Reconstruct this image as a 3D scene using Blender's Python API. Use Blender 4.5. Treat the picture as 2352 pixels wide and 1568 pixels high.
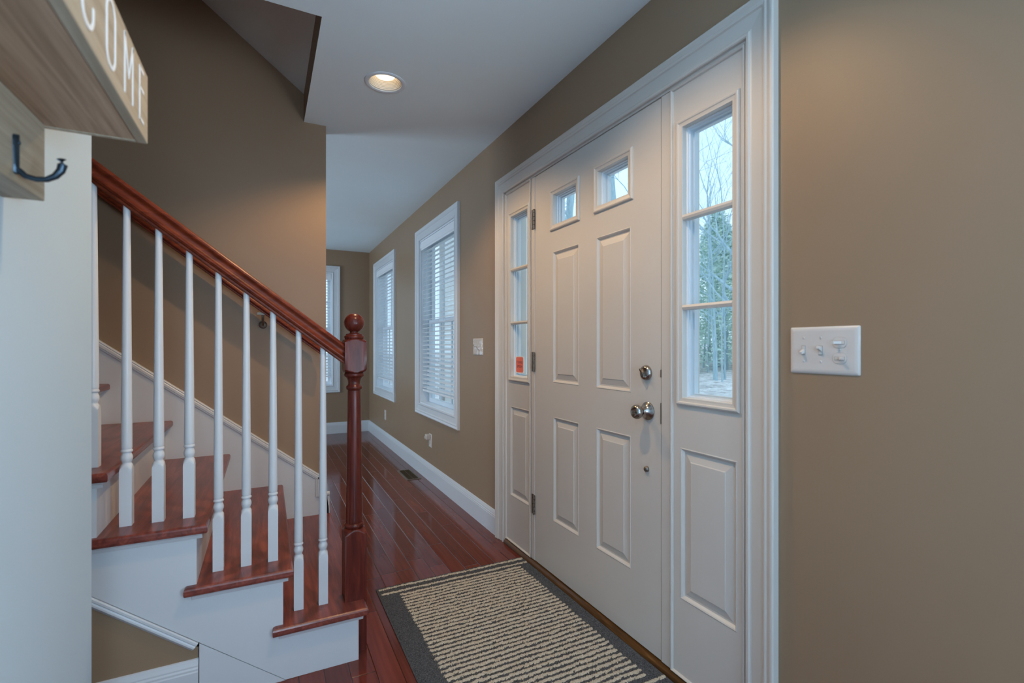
import bpy, math, random
import numpy as np
from mathutils import Vector, Matrix
random.seed(7)
PI = math.pi
scene = bpy.context.scene
for o in list(bpy.data.objects):
    bpy.data.objects.remove(o)
COL = scene.collection

# ---------------------------------------------------------------- camera
CAM_H = 1.164
cam_data = bpy.data.cameras.new('camera')
cam_data.sensor_width = 36.0
cam_data.lens = 36.0 * 1113.0 / 2352.0
cam_data.shift_y = 10.0 / 2352.0
cam_data.clip_start = 0.02
cam_data.clip_end = 300
cam_data.dof.use_dof = True
cam_data.dof.focus_distance = 2.6
cam_data.dof.aperture_fstop = 3.2
cam = bpy.data.objects.new('camera', cam_data)
COL.objects.link(cam)
cam.location = (0, 0, CAM_H)
cam.rotation_euler = (PI / 2, 0, -math.radians(26.955))
scene.camera = cam
scene.view_settings.view_transform = 'Standard'
scene.view_settings.look = 'None'
scene.view_settings.gamma = 1.0
scene.view_settings.use_curve_mapping = False
scene.view_settings.exposure = -0.12
try:
    scene.cycles.max_bounces = 10
    scene.cycles.diffuse_bounces = 5
    scene.cycles.transparent_max_bounces = 16
    scene.cycles.sample_clamp_indirect = 4.0
    scene.cycles.caustics_reflective = False
except Exception:
    pass

# ---------------------------------------------------------------- world: bright overcast winter sky
world = bpy.data.worlds.new('overcast_sky')
scene.world = world
world.use_nodes = True
wn = world.node_tree
wn.nodes.clear()
w_out = wn.nodes.new('ShaderNodeOutputWorld')
w_bg = wn.nodes.new('ShaderNodeBackground')
w_tc = wn.nodes.new('ShaderNodeTexCoord')
w_no = wn.nodes.new('ShaderNodeTexNoise')
w_no.inputs['Scale'].default_value = 2.2
w_no.inputs['Detail'].default_value = 5
w_cr = wn.nodes.new('ShaderNodeValToRGB')
w_cr.color_ramp.elements[0].position = 0.3
w_cr.color_ramp.elements[0].color = (0.50, 0.72, 0.90, 1)
w_cr.color_ramp.elements[1].position = 0.72
w_cr.color_ramp.elements[1].color = (0.70, 0.86, 0.96, 1)
wn.links.new(w_tc.outputs['Generated'], w_no.inputs['Vector'])
wn.links.new(w_no.outputs['Fac'], w_cr.inputs['Fac'])
wn.links.new(w_cr.outputs['Color'], w_bg.inputs['Color'])
wn.links.new(w_bg.outputs['Background'], w_out.inputs['Surface'])
w_bg.inputs['Strength'].default_value = 1.8


def area_light(name, loc, rot, sx, sy, power, color, portal=False):
    d = bpy.data.lights.new(name, 'AREA')
    d.shape = 'RECTANGLE'
    d.size = sx
    d.size_y = sy
    d.energy = power
    d.color = color
    if portal:
        d.cycles.is_portal = True
    o = bpy.data.objects.new(name, d)
    COL.objects.link(o)
    o.location = loc
    o.rotation_euler = rot
    return o


# daylight entering the large rear windows, behind the photographer
area_light('rear_daylight', (0.10, -4.05, 1.35), (PI / 2, 0, 0), 0.9, 1.9, 10, (0.56, 0.76, 1.0))
# and through the front-wall window beside the photographer, out of frame
area_light('front_daylight', (1.50, -1.75, 1.40), (PI / 2, 0, PI / 2), 1.9, 1.5, 45, (0.49, 0.71, 1.0))
# upward-tilted fill lamp added at that window to brighten the ceiling
area_light('front_ceiling_fill', (1.47, -1.75, .85), (PI / 2 + .8, 0, PI / 2), 1.9, .8, 150, (0.57, 0.79, 1.0))
# second added fill, low at the rear opening, aimed up at the ceiling
area_light('rear_ceiling_fill', (0.10, -4.0, .75), (PI / 2 + .75, 0, 0), 0.9, 1.0, 45, (0.58, 0.78, 1.0))
# daylight added for an opening assumed in the unseen left dining room wall
area_light('dining_daylight', (-3.35, 5.0, 1.35), (PI / 2, 0, -PI / 2), 1.7, 1.6, 45, (0.58, 0.78, 1.0))
area_light('dining_ceiling_fill', (-3.3, 5.0, .8), (PI / 2 + .75, 0, -PI / 2), 1.6, .8, 85, (0.60, 0.80, 1.0))  # extra fill lamp added to lift the far room ceiling
# ---------------------------------------------------------------- materials


def rgb(c):
    return (c[0], c[1], c[2], 1)


def new_mat(name, color, rough=0.5, metal=0.0, spec=0.5, coat=0.0, coat_rough=0.1):
    m = bpy.data.materials.new(name)
    m.use_nodes = True
    b = m.node_tree.nodes['Principled BSDF']
    b.inputs['Base Color'].default_value = rgb(color)
    b.inputs['Roughness'].default_value = rough
    b.inputs['Metallic'].default_value = metal
    b.inputs['Specular IOR Level'].default_value = spec
    b.inputs['Coat Weight'].default_value = coat
    b.inputs['Coat Roughness'].default_value = coat_rough
    return m, m.node_tree, b


def obj_coords(nt, scale=(1, 1, 1), rot=(0, 0, 0)):
    tc = nt.nodes.new('ShaderNodeTexCoord')
    mp = nt.nodes.new('ShaderNodeMapping')
    mp.inputs['Scale'].default_value = scale
    mp.inputs['Rotation'].default_value = rot
    nt.links.new(tc.outputs['Object'], mp.inputs['Vector'])
    return mp.outputs['Vector']


def noise(nt, vec, scale, detail=3, rough=0.5, dist=0.0):
    n = nt.nodes.new('ShaderNodeTexNoise')
    n.inputs['Scale'].default_value = scale
    n.inputs['Detail'].default_value = detail
    n.inputs['Roughness'].default_value = rough
    n.inputs['Distortion'].default_value = dist
    nt.links.new(vec, n.inputs['Vector'])
    return n.outputs['Fac']


def ramp(nt, fac, stops):
    r = nt.nodes.new('ShaderNodeValToRGB')
    e = r.color_ramp.elements
    e[0].position, e[0].color = stops[0][0], rgb(stops[0][1])
    e[1].position, e[1].color = stops[-1][0], rgb(stops[-1][1])
    for p, c in stops[1:-1]:
        k = e.new(p)
        k.color = rgb(c)
    nt.links.new(fac, r.inputs['Fac'])
    return r.outputs['Color']


def bump(nt, b, height, strength=0.1, dist=0.01):
    n = nt.nodes.new('ShaderNodeBump')
    n.inputs['Strength'].default_value = strength
    n.inputs['Distance'].default_value = dist
    nt.links.new(height, n.inputs['Height'])
    nt.links.new(n.outputs['Normal'], b.inputs['Normal'])
    return n


def math_node(nt, op, a, b=None, c=None):
    n = nt.nodes.new('ShaderNodeMath')
    n.operation = op
    for i, v in enumerate((a, b, c)):
        if v is None:
            continue
        if isinstance(v, (int, float)):
            n.inputs[i].default_value = v
        else:
            nt.links.new(v, n.inputs[i])
    return n.outputs[0]


def paint(name, color, rough, var=0.06, bstr=0.06, bscale=220, spec=0.4):
    m, nt, b = new_mat(name, color, rough, spec=spec)
    v = obj_coords(nt)
    c = ramp(nt, noise(nt, v, 1.6, 3), [(0.3, tuple(x * (1 - var) for x in color)), (0.7, tuple(min(1, x * (1 + var)) for x in color))])
    nt.links.new(c, b.inputs['Base Color'])
    bump(nt, b, noise(nt, v, bscale, 2), bstr, 0.002)
    return m


M_TAUPE = paint('taupe_wall_paint', (0.290, 0.192, 0.118), 0.42, 0.03, 0.10, 260)
M_PALE = paint('pale_grey_wall_paint', (0.47, 0.59, 0.67), 0.6, 0.02, 0.10, 260)
M_CEIL = paint('ceiling_paint', (0.78, 0.88, 0.91), 0.8, 0.02, 0.08, 180)
M_WHITE = paint('white_trim_paint', (0.60, 0.61, 0.625), 0.34, 0.02, 0.03, 150)
M_DOORW = paint('white_door_paint', (0.60, 0.56, 0.51), 0.36, 0.03, 0.05, 120)
M_VINYL = paint('white_vinyl', (0.72, 0.76, 0.80), 0.35, 0.02, 0.01, 80)
M_PLASTIC = paint('white_plastic', (0.60, 0.545, 0.50), 0.30, 0.01, 0.0, 80)
M_BLIND = paint('white_blind', (0.78, 0.80, 0.82), 0.4, 0.02, 0.02, 60)
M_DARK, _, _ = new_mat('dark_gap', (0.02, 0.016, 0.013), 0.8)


def wood(name, cols, rough, coat, axis=0, scale=1.0, stretch=14, spec=0.5, bstr=0.05, along=1.2, swirl=0.8):
    m, nt, b = new_mat(name, cols[1], rough, coat=coat, coat_rough=0.08, spec=spec)
    s = [stretch * scale] * 3
    s[axis] = along * scale
    v = obj_coords(nt, tuple(s))
    f = noise(nt, v, 3.0, 6, 0.6, swirl)
    c = ramp(nt, f, [(0.30, cols[0]), (0.52, cols[1]), (0.72, cols[2])])
    nt.links.new(c, b.inputs['Base Color'])
    bump(nt, b, noise(nt, v, 9, 4), bstr, 0.002)
    return m


CH = ((0.070, 0.0130, 0.0080), (0.135, 0.026, 0.015), (0.215, 0.046, 0.024))
M_RAIL = wood('cherry_rail_wood', tuple((c[0] * 1.15, c[1] * .95, c[2] * .55) for c in CH), 0.36, 0.0, 0, 1.3, spec=0.22)
M_NEWEL = wood('cherry_newel_wood', tuple((c[0] * .75, c[1] * .62, c[2] * .62) for c in CH), 0.26, 0.0, 2, 1.3, spec=0.30)
M_TREAD = wood('cherry_tread_wood', tuple((c[0] * 1.45, c[1] * 1.7, c[2] * 2.0) for c in CH), 0.33, 0.22, 1, 1.0, bstr=0.12, spec=0.4)
M_OAK = wood('oak_threshold_wood', ((0.050, 0.020, 0.004), (0.11, 0.044, 0.010), (0.19, 0.088, 0.024)), 0.35, 0.2, 1, 1.5)
M_PINE = wood('pale_rack_wood', ((0.27, 0.215, 0.145), (0.37, 0.31, 0.225), (0.45, 0.39, 0.295)), 0.6, 0.0, 1, 2.2, 12, along=.45, swirl=.35)
M_PINE2 = wood('brown_rack_wood', ((0.26, 0.165, 0.100), (0.42, 0.285, 0.185), (0.52, 0.37, 0.25)), 0.6, 0.0, 1, 2.4, 12, along=.45, swirl=.35)


def make_floor_mat():
    m, nt, b = new_mat('cherry_plank_floor', (0.12, 0.03, 0.02), 0.10, spec=0.42)
    tc = nt.nodes.new('ShaderNodeTexCoord')
    sp = nt.nodes.new('ShaderNodeSeparateXYZ')
    nt.links.new(tc.outputs['Object'], sp.inputs[0])
    W, Lg = 0.083, 0.92
    xs = math_node(nt, 'DIVIDE', math_node(nt, 'ADD', sp.outputs['X'], 10 * W - 0.020), W)
    row = math_node(nt, 'FLOOR', xs)
    fx = math_node(nt, 'FRACT', xs)
    wn1 = nt.nodes.new('ShaderNodeTexWhiteNoise')
    wn1.noise_dimensions = '1D'
    nt.links.new(row, wn1.inputs['W'])
    ys = math_node(nt, 'DIVIDE', math_node(nt, 'ADD', sp.outputs['Y'], math_node(nt, 'MULTIPLY', wn1.outputs['Value'], 7.0)), Lg)
    seg = math_node(nt, 'FLOOR', ys)
    fy = math_node(nt, 'FRACT', ys)
    cb = nt.nodes.new('ShaderNodeCombineXYZ')
    nt.links.new(row, cb.inputs[0])
    nt.links.new(seg, cb.inputs[1])
    wn2 = nt.nodes.new('ShaderNodeTexWhiteNoise')
    wn2.noise_dimensions = '2D'
    nt.links.new(cb.outputs[0], wn2.inputs['Vector'])
    # grain, shifted per plank
    mp = nt.nodes.new('ShaderNodeMapping')
    mp.inputs['Scale'].default_value = (34, 1.6, 1)
    add = nt.nodes.new('ShaderNodeVectorMath')
    add.operation = 'ADD'
    sc3 = nt.nodes.new('ShaderNodeVectorMath')
    sc3.operation = 'SCALE'
    sc3.inputs['Scale'].default_value = 9.0
    nt.links.new(wn2.outputs['Color'], sc3.inputs[0])
    nt.links.new(tc.outputs['Object'], mp.inputs['Vector'])
    nt.links.new(mp.outputs['Vector'], add.inputs[0])
    nt.links.new(sc3.outputs[0], add.inputs[1])
    g = noise(nt, add.outputs[0], 2.0, 5, 0.5, 0.2)
    col = ramp(nt, g, [(0.25, (0.098, 0.0190, 0.0110)), (0.5, (0.135, 0.0265, 0.0155)), (0.78, (0.175, 0.037, 0.021))])
    hs = nt.nodes.new('ShaderNodeHueSaturation')
    nt.links.new(col, hs.inputs['Color'])
    nt.links.new(math_node(nt, 'ADD', math_node(nt, 'MULTIPLY', wn2.outputs['Value'], 0.42), 0.80), hs.inputs['Value'])
    # bevelled joints between planks
    dx = math_node(nt, 'MINIMUM', fx, math_node(nt, 'SUBTRACT', 1.0, fx))
    dy = math_node(nt, 'MINIMUM', fy, math_node(nt, 'SUBTRACT', 1.0, fy))
    ex = math_node(nt, 'MULTIPLY', dx, W)
    ey = math_node(nt, 'MULTIPLY', dy, Lg)
    ed = math_node(nt, 'MINIMUM', ex, ey)
    groove = math_node(nt, 'MINIMUM', math_node(nt, 'DIVIDE', ed, 0.0030), 1.0)
    mx = nt.nodes.new('ShaderNodeMix')
    mx.data_type = 'RGBA'
    mx.inputs['A'].default_value = (0.022, 0.006, 0.005, 1)
    line = math_node(nt, 'GREATER_THAN', ed, 0.0011)
    nt.links.new(line, mx.inputs['Factor'])
    nt.links.new(hs.outputs['Color'], mx.inputs['B'])
    nt.links.new(mx.outputs['Result'], b.inputs['Base Color'])
    bm1 = bump(nt, b, groove, 0.8, 0.0016)
    # each board lies at a very slightly different tilt, as laid planks do
    nz = noise(nt, obj_coords(nt, (6, 1.2, 1)), 2.0, 2)
    bm2 = nt.nodes.new('ShaderNodeBump')
    bm2.inputs['Strength'].default_value = 0.03
    bm2.inputs['Distance'].default_value = 0.01
    nt.links.new(nz, bm2.inputs['Height'])
    nt.links.new(bm1.outputs['Normal'], bm2.inputs['Normal'])
    nt.links.new(bm2.outputs['Normal'], b.inputs['Normal'])
    rg = ramp(nt, noise(nt, obj_coords(nt, (8, 3, 1)), 3, 4), [(0.3, (.07,) * 3), (0.7, (.13,) * 3)])
    nt.links.new(rg, b.inputs['Roughness'])
    return m


M_FLOOR = make_floor_mat()
M_IRON, _nt, _b = new_mat('hammered_black_iron', (0.035, 0.055, 0.075), 0.34, 0.75)
bump(_nt, _b, noise(_nt, obj_coords(_nt), 160, 2), 0.35, 0.002)
M_NICKEL, _nt, _b = new_mat('satin_nickel', (0.36, 0.33, 0.30), 0.20, 1.0)
M_HINGE, _nt, _b = new_mat('dull_hinge_steel', (0.22, 0.19, 0.16), 0.45, 0.9)
M_SIGNW = paint('white_letter_paint', (0.80, 0.84, 0.86), 0.4, 0.02, 0.0)
M_REG, _, _ = new_mat('brown_register_metal', (0.17, 0.13, 0.10), 0.4, 0.5)
M_REGIN, _, _ = new_mat('register_louver_bronze', (0.10, 0.065, 0.025), 0.5, 0.5)


def make_glass():
    m = bpy.data.materials.new('window_glass')
    m.use_nodes = True
    nt = m.node_tree
    nt.nodes.clear()
    out = nt.nodes.new('ShaderNodeOutputMaterial')
    tr = nt.nodes.new('ShaderNodeBsdfTransparent')
    tr.inputs['Color'].default_value = (0.955, 0.98, 0.99, 1)
    gl = nt.nodes.new('ShaderNodeBsdfGlossy')
    gl.inputs['Roughness'].default_value = 0.02
    gl.inputs['Color'].default_value = (0.9, 0.95, 1, 1)
    lw = nt.nodes.new('ShaderNodeLayerWeight')
    lw.inputs['Blend'].default_value = 0.5
    fr = nt.nodes.new('ShaderNodeMath')      # Schlick reflectance, the same on both faces of the thin pane
    fr.operation = 'MULTIPLY_ADD'
    pw = nt.nodes.new('ShaderNodeMath')
    pw.operation = 'POWER'
    pw.inputs[1].default_value = 5.0
    nt.links.new(lw.outputs['Facing'], pw.inputs[0])
    nt.links.new(pw.outputs[0], fr.inputs[0])
    fr.inputs[1].default_value = 0.9
    fr.inputs[2].default_value = 0.03
    mx = nt.nodes.new('ShaderNodeMixShader')
    nt.links.new(fr.outputs[0], mx.inputs[0])
    nt.links.new(tr.outputs[0], mx.inputs[1])
    nt.links.new(gl.outputs[0], mx.inputs[2])
    nt.links.new(mx.outputs[0], out.inputs['Surface'])
    return m


M_GLASS = make_glass()


def emit_mat(name, color, strength):
    m = bpy.data.materials.new(name)
    m.use_nodes = True
    nt = m.node_tree
    nt.nodes.clear()
    out = nt.nodes.new('ShaderNodeOutputMaterial')
    e = nt.nodes.new('ShaderNodeEmission')
    e.inputs['Color'].default_value = rgb(color)
    e.inputs['Strength'].default_value = strength
    nt.links.new(e.outputs[0], out.inputs['Surface'])
    return m


M_BULB = emit_mat('frosted_bulb_glow', (1.0, 0.80, 0.55), 2.2)

# ---------------------------------------------------------------- mesh helpers


class MB:
    """collects vertices and faces for ONE mesh object"""

    def __init__(self):
        self.v = []
        self.f = []
        self.mi = []
        self.sm = []

    def add(self, verts, faces, mi=0, smooth=False):
        n = len(self.v)
        self.v += [tuple(p) for p in verts]
        for f in faces:
            self.f.append([i + n for i in f])
            self.mi.append(mi)
            self.sm.append(smooth)
        return self

    def box(self, x0, x1, y0, y1, z0, z1, mi=0):
        return self.add([(x, y, z) for z in (z0, z1) for y in (y0, y1) for x in (x0, x1)],
                        [(0, 2, 3, 1), (4, 5, 7, 6), (0, 1, 5, 4), (2, 6, 7, 3), (0, 4, 6, 2), (1, 3, 7, 5)], mi)

    def prism(self, poly, axis, a0, a1, mi=0, smooth=False):
        """extrude a 2-D polygon along axis (0,1,2)"""
        def P(p, a):
            if axis == 0:
                return (a, p[0], p[1])
            if axis == 1:
                return (p[0], a, p[1])
            return (p[0], p[1], a)
        n = len(poly)
        vs = [P(p, a0) for p in poly] + [P(p, a1) for p in poly]
        fs = [tuple(range(n))[::-1], tuple(range(n, 2 * n))]
        self.add(vs, fs, mi)
        base = len(self.v) - 2 * n
        for i in range(n):
            j = (i + 1) % n
            self.f.append([base + i, base + j, base + n + j, base + n + i])
            self.mi.append(mi)
            self.sm.append(smooth)
        return self

    def rings(self, rings, closed=True, mi=0, smooth=True, cap0=False, cap1=False):
        """bridge successive rings of equal vertex count"""
        n = len(rings[0])
        base = len(self.v)
        for r in rings:
            self.v += [tuple(p) for p in r]
        for k in range(len(rings) - 1):
            for i in range(n if closed else n - 1):
                j = (i + 1) % n
                self.f.append([base + k * n + i, base + k * n + j, base + (k + 1) * n + j, base + (k + 1) * n + i])
                self.mi.append(mi)
                self.sm.append(smooth)
        if cap0:
            self.f.append([base + i for i in range(n)][::-1])
            self.mi.append(mi)
            self.sm.append(False)
        if cap1:
            self.f.append([base + (len(rings) - 1) * n + i for i in range(n)])
            self.mi.append(mi)
            self.sm.append(False)
        return self

    def turned(self, levels, cx=0, cy=0, seg=64, mi=0):
        """lathe whose section is the overlap of a square (half width h) and a circle (radius R)"""
        rr = []
        for z, h, R in levels:
            ring = []
            for i in range(seg):
                a = 2 * PI * (i + 0.0) / seg
                c, s = math.cos(a), math.sin(a)
                r = min(h / max(abs(c), abs(s)), R)
                ring.append((cx + r * c, cy + r * s, z))
            rr.append(ring)
        return self.rings(rr, cap0=True, cap1=True, mi=mi)

    def lathe(self, prof, center=(0, 0, 0), axis=(0, 0, 1), seg=40, mi=0, caps=True):
        A = Vector(axis).normalized()
        U = A.orthogonal().normalized()
        W = A.cross(U)
        c = Vector(center)
        rr = [[c + A * t + (U * math.cos(2 * PI * i / seg) + W * math.sin(2 * PI * i / seg)) * r for i in range(seg)] for t, r in prof]
        return self.rings(rr, cap0=caps, cap1=caps, mi=mi)

    def tube(self, pts, radii, seg=10, mi=0, flat=1.0):
        pts = [Vector(p) for p in pts]
        if isinstance(radii, (int, float)):
            radii = [radii] * len(pts)
        rr = []
        up = Vector((0, 0, 1))
        for k, p in enumerate(pts):
            t = (pts[min(k + 1, len(pts) - 1)] - pts[max(k - 1, 0)]).normalized()
            u = t.cross(up)
            if u.length < 1e-3:
                u = t.cross(Vector((0, 1, 0)))
            u.normalize()
            w = u.cross(t)
            rr.append([p + (u * math.cos(2 * PI * i / seg) + w * math.sin(2 * PI * i / seg) * flat) * radii[k] for i in range(seg)])
        return self.rings(rr, cap0=True, cap1=True, mi=mi)

    def build(self, name, mats, parent=None, bevel=0.0, seg=2, loc=None, autosmooth=40):
        me = bpy.data.meshes.new(name)
        me.from_pydata(self.v, [], self.f)
        if not isinstance(mats, (list, tuple)):
            mats = [mats]
        for m in mats:
            me.materials.append(m)
        me.polygons.foreach_set('material_index', self.mi)
        me.update()
        import bmesh
        bm = bmesh.new()
        bm.from_mesh(me)
        bmesh.ops.recalc_face_normals(bm, faces=bm.faces)
        lim = math.radians(autosmooth)
        for f, s in zip(bm.faces, self.sm):
            f.smooth = s
        for e in bm.edges:
            if len(e.link_faces) == 2:
                e.smooth = e.calc_face_angle(0) < lim
        bm.to_mesh(me)
        bm.free()
        o = bpy.data.objects.new(name, me)
        COL.objects.link(o)
        if parent is not None:
            o.parent = parent
        if loc is not None:
            o.location = loc
        if bevel > 0:
            md = o.modifiers.new('bevel', 'BEVEL')
            md.width = bevel
            md.segments = seg
            md.limit_method = 'ANGLE'
            md.angle_limit = math.radians(40)
        return o


def thing(name, label, cat, loc=(0, 0, 0), rotz=0.0, group=None, kind=None):
    o = bpy.data.objects.new(name, None)
    o.empty_display_size = 0.1
    COL.objects.link(o)
    o.location = loc
    o.rotation_euler = (0, 0, rotz)
    return tag(o, label, cat, group, kind)


def tag(o, label=None, cat=None, group=None, kind=None):
    if label:
        o['label'] = label
    if cat:
        o['category'] = cat
    if group:
        o['group'] = group
    if kind:
        o['kind'] = kind
    return o


def copy_tree(o, parent=None):
    c = o.copy()
    COL.objects.link(c)
    if parent is not None:
        c.parent = parent
    for ch in [x for x in bpy.data.objects if x.parent == o]:
        copy_tree(ch, c)
    return c


def cells(mb, s0, s1, z0, z1, d, holes, mi=0):
    """flat sheet at depth d (local y) with rectangular holes (s0,s1,z0,z1)"""
    ss = sorted({s0, s1, *[h[0] for h in holes], *[h[1] for h in holes]})
    zs = sorted({z0, z1, *[h[2] for h in holes], *[h[3] for h in holes]})
    for a, b in zip(ss, ss[1:]):
        for p, q in zip(zs, zs[1:]):
            cs, cz = (a + b) / 2, (p + q) / 2
            if any(h[0] < cs < h[1] and h[2] < cz < h[3] for h in holes):
                continue
            mb.add([(a, d, p), (b, d, p), (b, d, q), (a, d, q)], [(0, 1, 2, 3)], mi)


def wall_cells(mb, s0, s1, z0, z1, d0, d1, holes):
    """thick wall (local frame) with real openings"""
    cells(mb, s0, s1, z0, z1, d0, holes)
    cells(mb, s0, s1, z0, z1, d1, holes)
    for a, b, p, q in list(holes) + [(s0, s1, z0, z1)]:
        for u, v in (((a, p), (b, p)), ((b, p), (b, q)), ((b, q), (a, q)), ((a, q), (a, p))):
            mb.add([(u[0], d0, u[1]), (v[0], d0, v[1]), (v[0], d1, v[1]), (u[0], d1, u[1])], [(0, 1, 2, 3)])


def rect_rings(mb, rect, prof, inward=True, sides=4, mi=0, cap=False):
    """moulding swept round a rectangle with mitred corners; prof = [(t, d)] t measured in / out from rect"""
    s0, s1, z0, z1 = rect
    sg = 1 if inward else -1
    rr = []
    for t, d in prof:
        t *= sg
        if sides == 4:
            rr.append([(s0 + t, d, z0 + t), (s1 - t, d, z0 + t), (s1 - t, d, z1 - t), (s0 + t, d, z1 - t)])
        else:
            rr.append([(s0 + t, d, z0), (s0 + t, d, z1 - t), (s1 - t, d, z1 - t), (s1 - t, d, z0)])
    mb.rings(rr, closed=(sides == 4), mi=mi, smooth=False, cap1=cap)
    if sides != 4:
        mb.add([r[0] for r in rr], [tuple(range(len(rr)))], mi)
        mb.add([r[3] for r in rr], [tuple(range(len(rr)))], mi)


def strip(mb, prof, p0, p1, nrm, up=(0, 0, 1), mi=0):
    """sweep profile [(out, up)] from p0 to p1"""
    p0, p1, nrm, up = Vector(p0), Vector(p1), Vector(nrm), Vector(up)
    a = [p0 + nrm * x + up * z for x, z in prof]
    b = [p1 + nrm * x + up * z for x, z in prof]
    mb.rings([a, b], smooth=False, cap0=True, cap1=True, mi=mi)


CASING = [(0, 0.0), (0, -.010), (.003, -.013), (.010, -.0135), (.014, -.0095), (.018, -.0085), (.050, -.0125), (.056, -.0135),
          (.060, -.018), (.067, -.020), (.072, -.0175), (.077, -.0195), (.084, -.0225), (.090, -.0225), (.094, -.019), (.095, 0.0)]
BASEP = [(0, 0), (.013, 0), (.013, .108), (.0115, .112), (.0115, .118), (.009, .123), (.009, .128), (.006, .138), (.004, .146), (0, .148)]

# ---------------------------------------------------------------- room shell
WX = 1.268       # inner face of the front wall
BY = 6.81        # far wall
SY = 3.0         # wall behind the staircase
LX = -.388       # near left wall
CZ = 2.44        # ceiling height


def struct(o, label, cat='wall'):
    return tag(o, label, cat, kind='structure')


mb = MB().box(-4.2, 1.41, -4.4, 6.95, -.12, 0)
struct(mb.build('floor', M_FLOOR), 'glossy dark cherry plank floor running down the hall', 'floor')

# front wall, local s = -y
FW = thing('wall_right', 'taupe painted front wall holding the door and two windows', 'wall', (WX, 0, 0), -PI / 2, kind='structure')
bpy.data.objects.remove(FW)
holes = [(-4.365, -3.43, .64, 2.128), (-6.335, -5.395, .64, 2.128), (-2.600, -.946, 0.0, 2.079), (.75, 2.75, .6, 2.2)]
mb = MB()
wall_cells(mb, -6.95, 4.4, 0.0, 2.60, 0.0, 0.142, holes)
o = mb.build('wall_right', M_TAUPE)
o.location = (WX, 0, 0)
o.rotation_euler = (0, 0, -PI / 2)
struct(o, 'taupe painted front wall holding the door and two windows')

mb = MB()
wall_cells(mb, -3.6, WX, 0.0, 2.60, 0, .14, [(-.145, .79, .64, 2.128)])
o = mb.build('wall_back', M_TAUPE)
o.location = (0, BY, 0)
struct(o, 'taupe end wall of the far room with one blinded window')

# wall behind the staircase; goes on up into the stairwell
mb = MB().box(-3.2, .313, SY, SY + .12, 0, 5.2)
struct(mb.build('wall_stair', M_TAUPE), 'tall taupe wall rising behind the staircase')

# near-left partition (coat rack hangs on it)
mb = MB().box(LX - .12, LX, -4.2, 1.557, 0, CZ)
struct(mb.build('wall_left', M_PALE), 'pale grey partition wall with the coat rack, nearest left')
# rest of the shell out of sight
mb = MB()
wall_cells(mb, -.5, WX, 0.0, 2.6, 0, -.14, [(-.36, .56, .3, 2.3)])
o = mb.build('wall_rear', M_TAUPE)
o.location = (0, -3.8, 0)
struct(o, 'taupe rear wall with a wide opening for daylight')
mb = MB().box(-3.32, -3.2, 1.2, 3.12, 0, 5.2)
struct(mb.build('wall_landing', M_TAUPE), 'taupe wall closing the top of the stairs')
mb = MB()
wall_cells(mb, -6.95, -3.12, 0, 2.6, 0, -.12, [(-5.85, -4.15, .55, 2.15)])
o = mb.build('wall_dining', M_TAUPE)
o.location = (-3.2, 0, 0)
o.rotation_euler = (0, 0, -PI / 2)
struct(o, 'taupe side wall of the far room with an opening for daylight')
mb = MB().box(-3.2, -.5, .9, 1.02, 0, CZ)
struct(mb.build('wall_passage', M_TAUPE), 'taupe wall of the passage behind the partition')

# ceiling with a stairwell opening and a square cut-out for each downlight
OX, OY0 = .195, 2.01
LAMPS = [(.518, 2.375), (.500, 1.170)]


def ceiling_sheet(mb, x0, x1, y0, y1, holes):
    xs = sorted({x0, x1, *[h[0] for h in holes], *[h[1] for h in holes]})
    ys = sorted({y0, y1, *[h[2] for h in holes], *[h[3] for h in holes]})
    for a, b in zip(xs, xs[1:]):
        for p, q in zip(ys, ys[1:]):
            cx, cy = (a + b) / 2, (p + q) / 2
            if any(h[0] < cx < h[1] and h[2] < cy < h[3] for h in holes):
                continue
            mb.add([(a, p, CZ), (b, p, CZ), (b, q, CZ), (a, q, CZ)], [(0, 1, 2, 3)])
            mb.add([(a, p, CZ + .013), (b, p, CZ + .013), (b, q, CZ + .013), (a, q, CZ + .013)], [(0, 1, 2, 3)])


mb = MB()
ch = [(x - .12, x + .12, y - .12, y + .12) for x, y in LAMPS] + [(-3.2, OX, OY0, SY + .001)]
ceiling_sheet(mb, -3.4, 1.41, -4.2, 6.95, ch)
for lx, ly in LAMPS:      # round cut-out inside a square patch
    for zz in (CZ, CZ + .013):
        sq, ci = [], []
        for k in range(64):
            a = 2 * PI * k / 64
            q = .12 / max(abs(math.cos(a)), abs(math.sin(a)))
            sq.append((lx + q * math.cos(a), ly + q * math.sin(a), zz))
            ci.append((lx + .082 * math.cos(a), ly + .082 * math.sin(a), zz))
        mb.rings([sq, ci], smooth=False)
    # cut edge
for (x0_, x1_, y0_, y1_) in ch[-1:]:
    for a, b in (((x0_, y0_), (x1_, y0_)), ((x1_, y0_), (x1_, y1_))):
        mb.add([(a[0], a[1], CZ), (b[0], b[1], CZ), (b[0], b[1], CZ + .013), (a[0], a[1], CZ + .013)], [(0, 1, 2, 3)])
struct(mb.build('ceiling', M_CEIL), 'smooth pale ceiling with a cut-out over the stairs', 'ceiling')
# floor slab above, so that no daylight leaks through the lamp cut-outs
mb = MB()
mb.box(OX + .012, 1.41, -4.2, 6.95, CZ + .15, CZ + .2)
mb.box(-3.4, OX + .012, -4.2, OY0 - .012, CZ + .15, CZ + .2)
mb.box(-3.4, OX + .012, SY + .12, 6.95, CZ + .15, CZ + .2)
struct(mb.build('ceiling_upper', M_CEIL), 'subfloor slab over the hall ceiling', 'ceiling')

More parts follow.
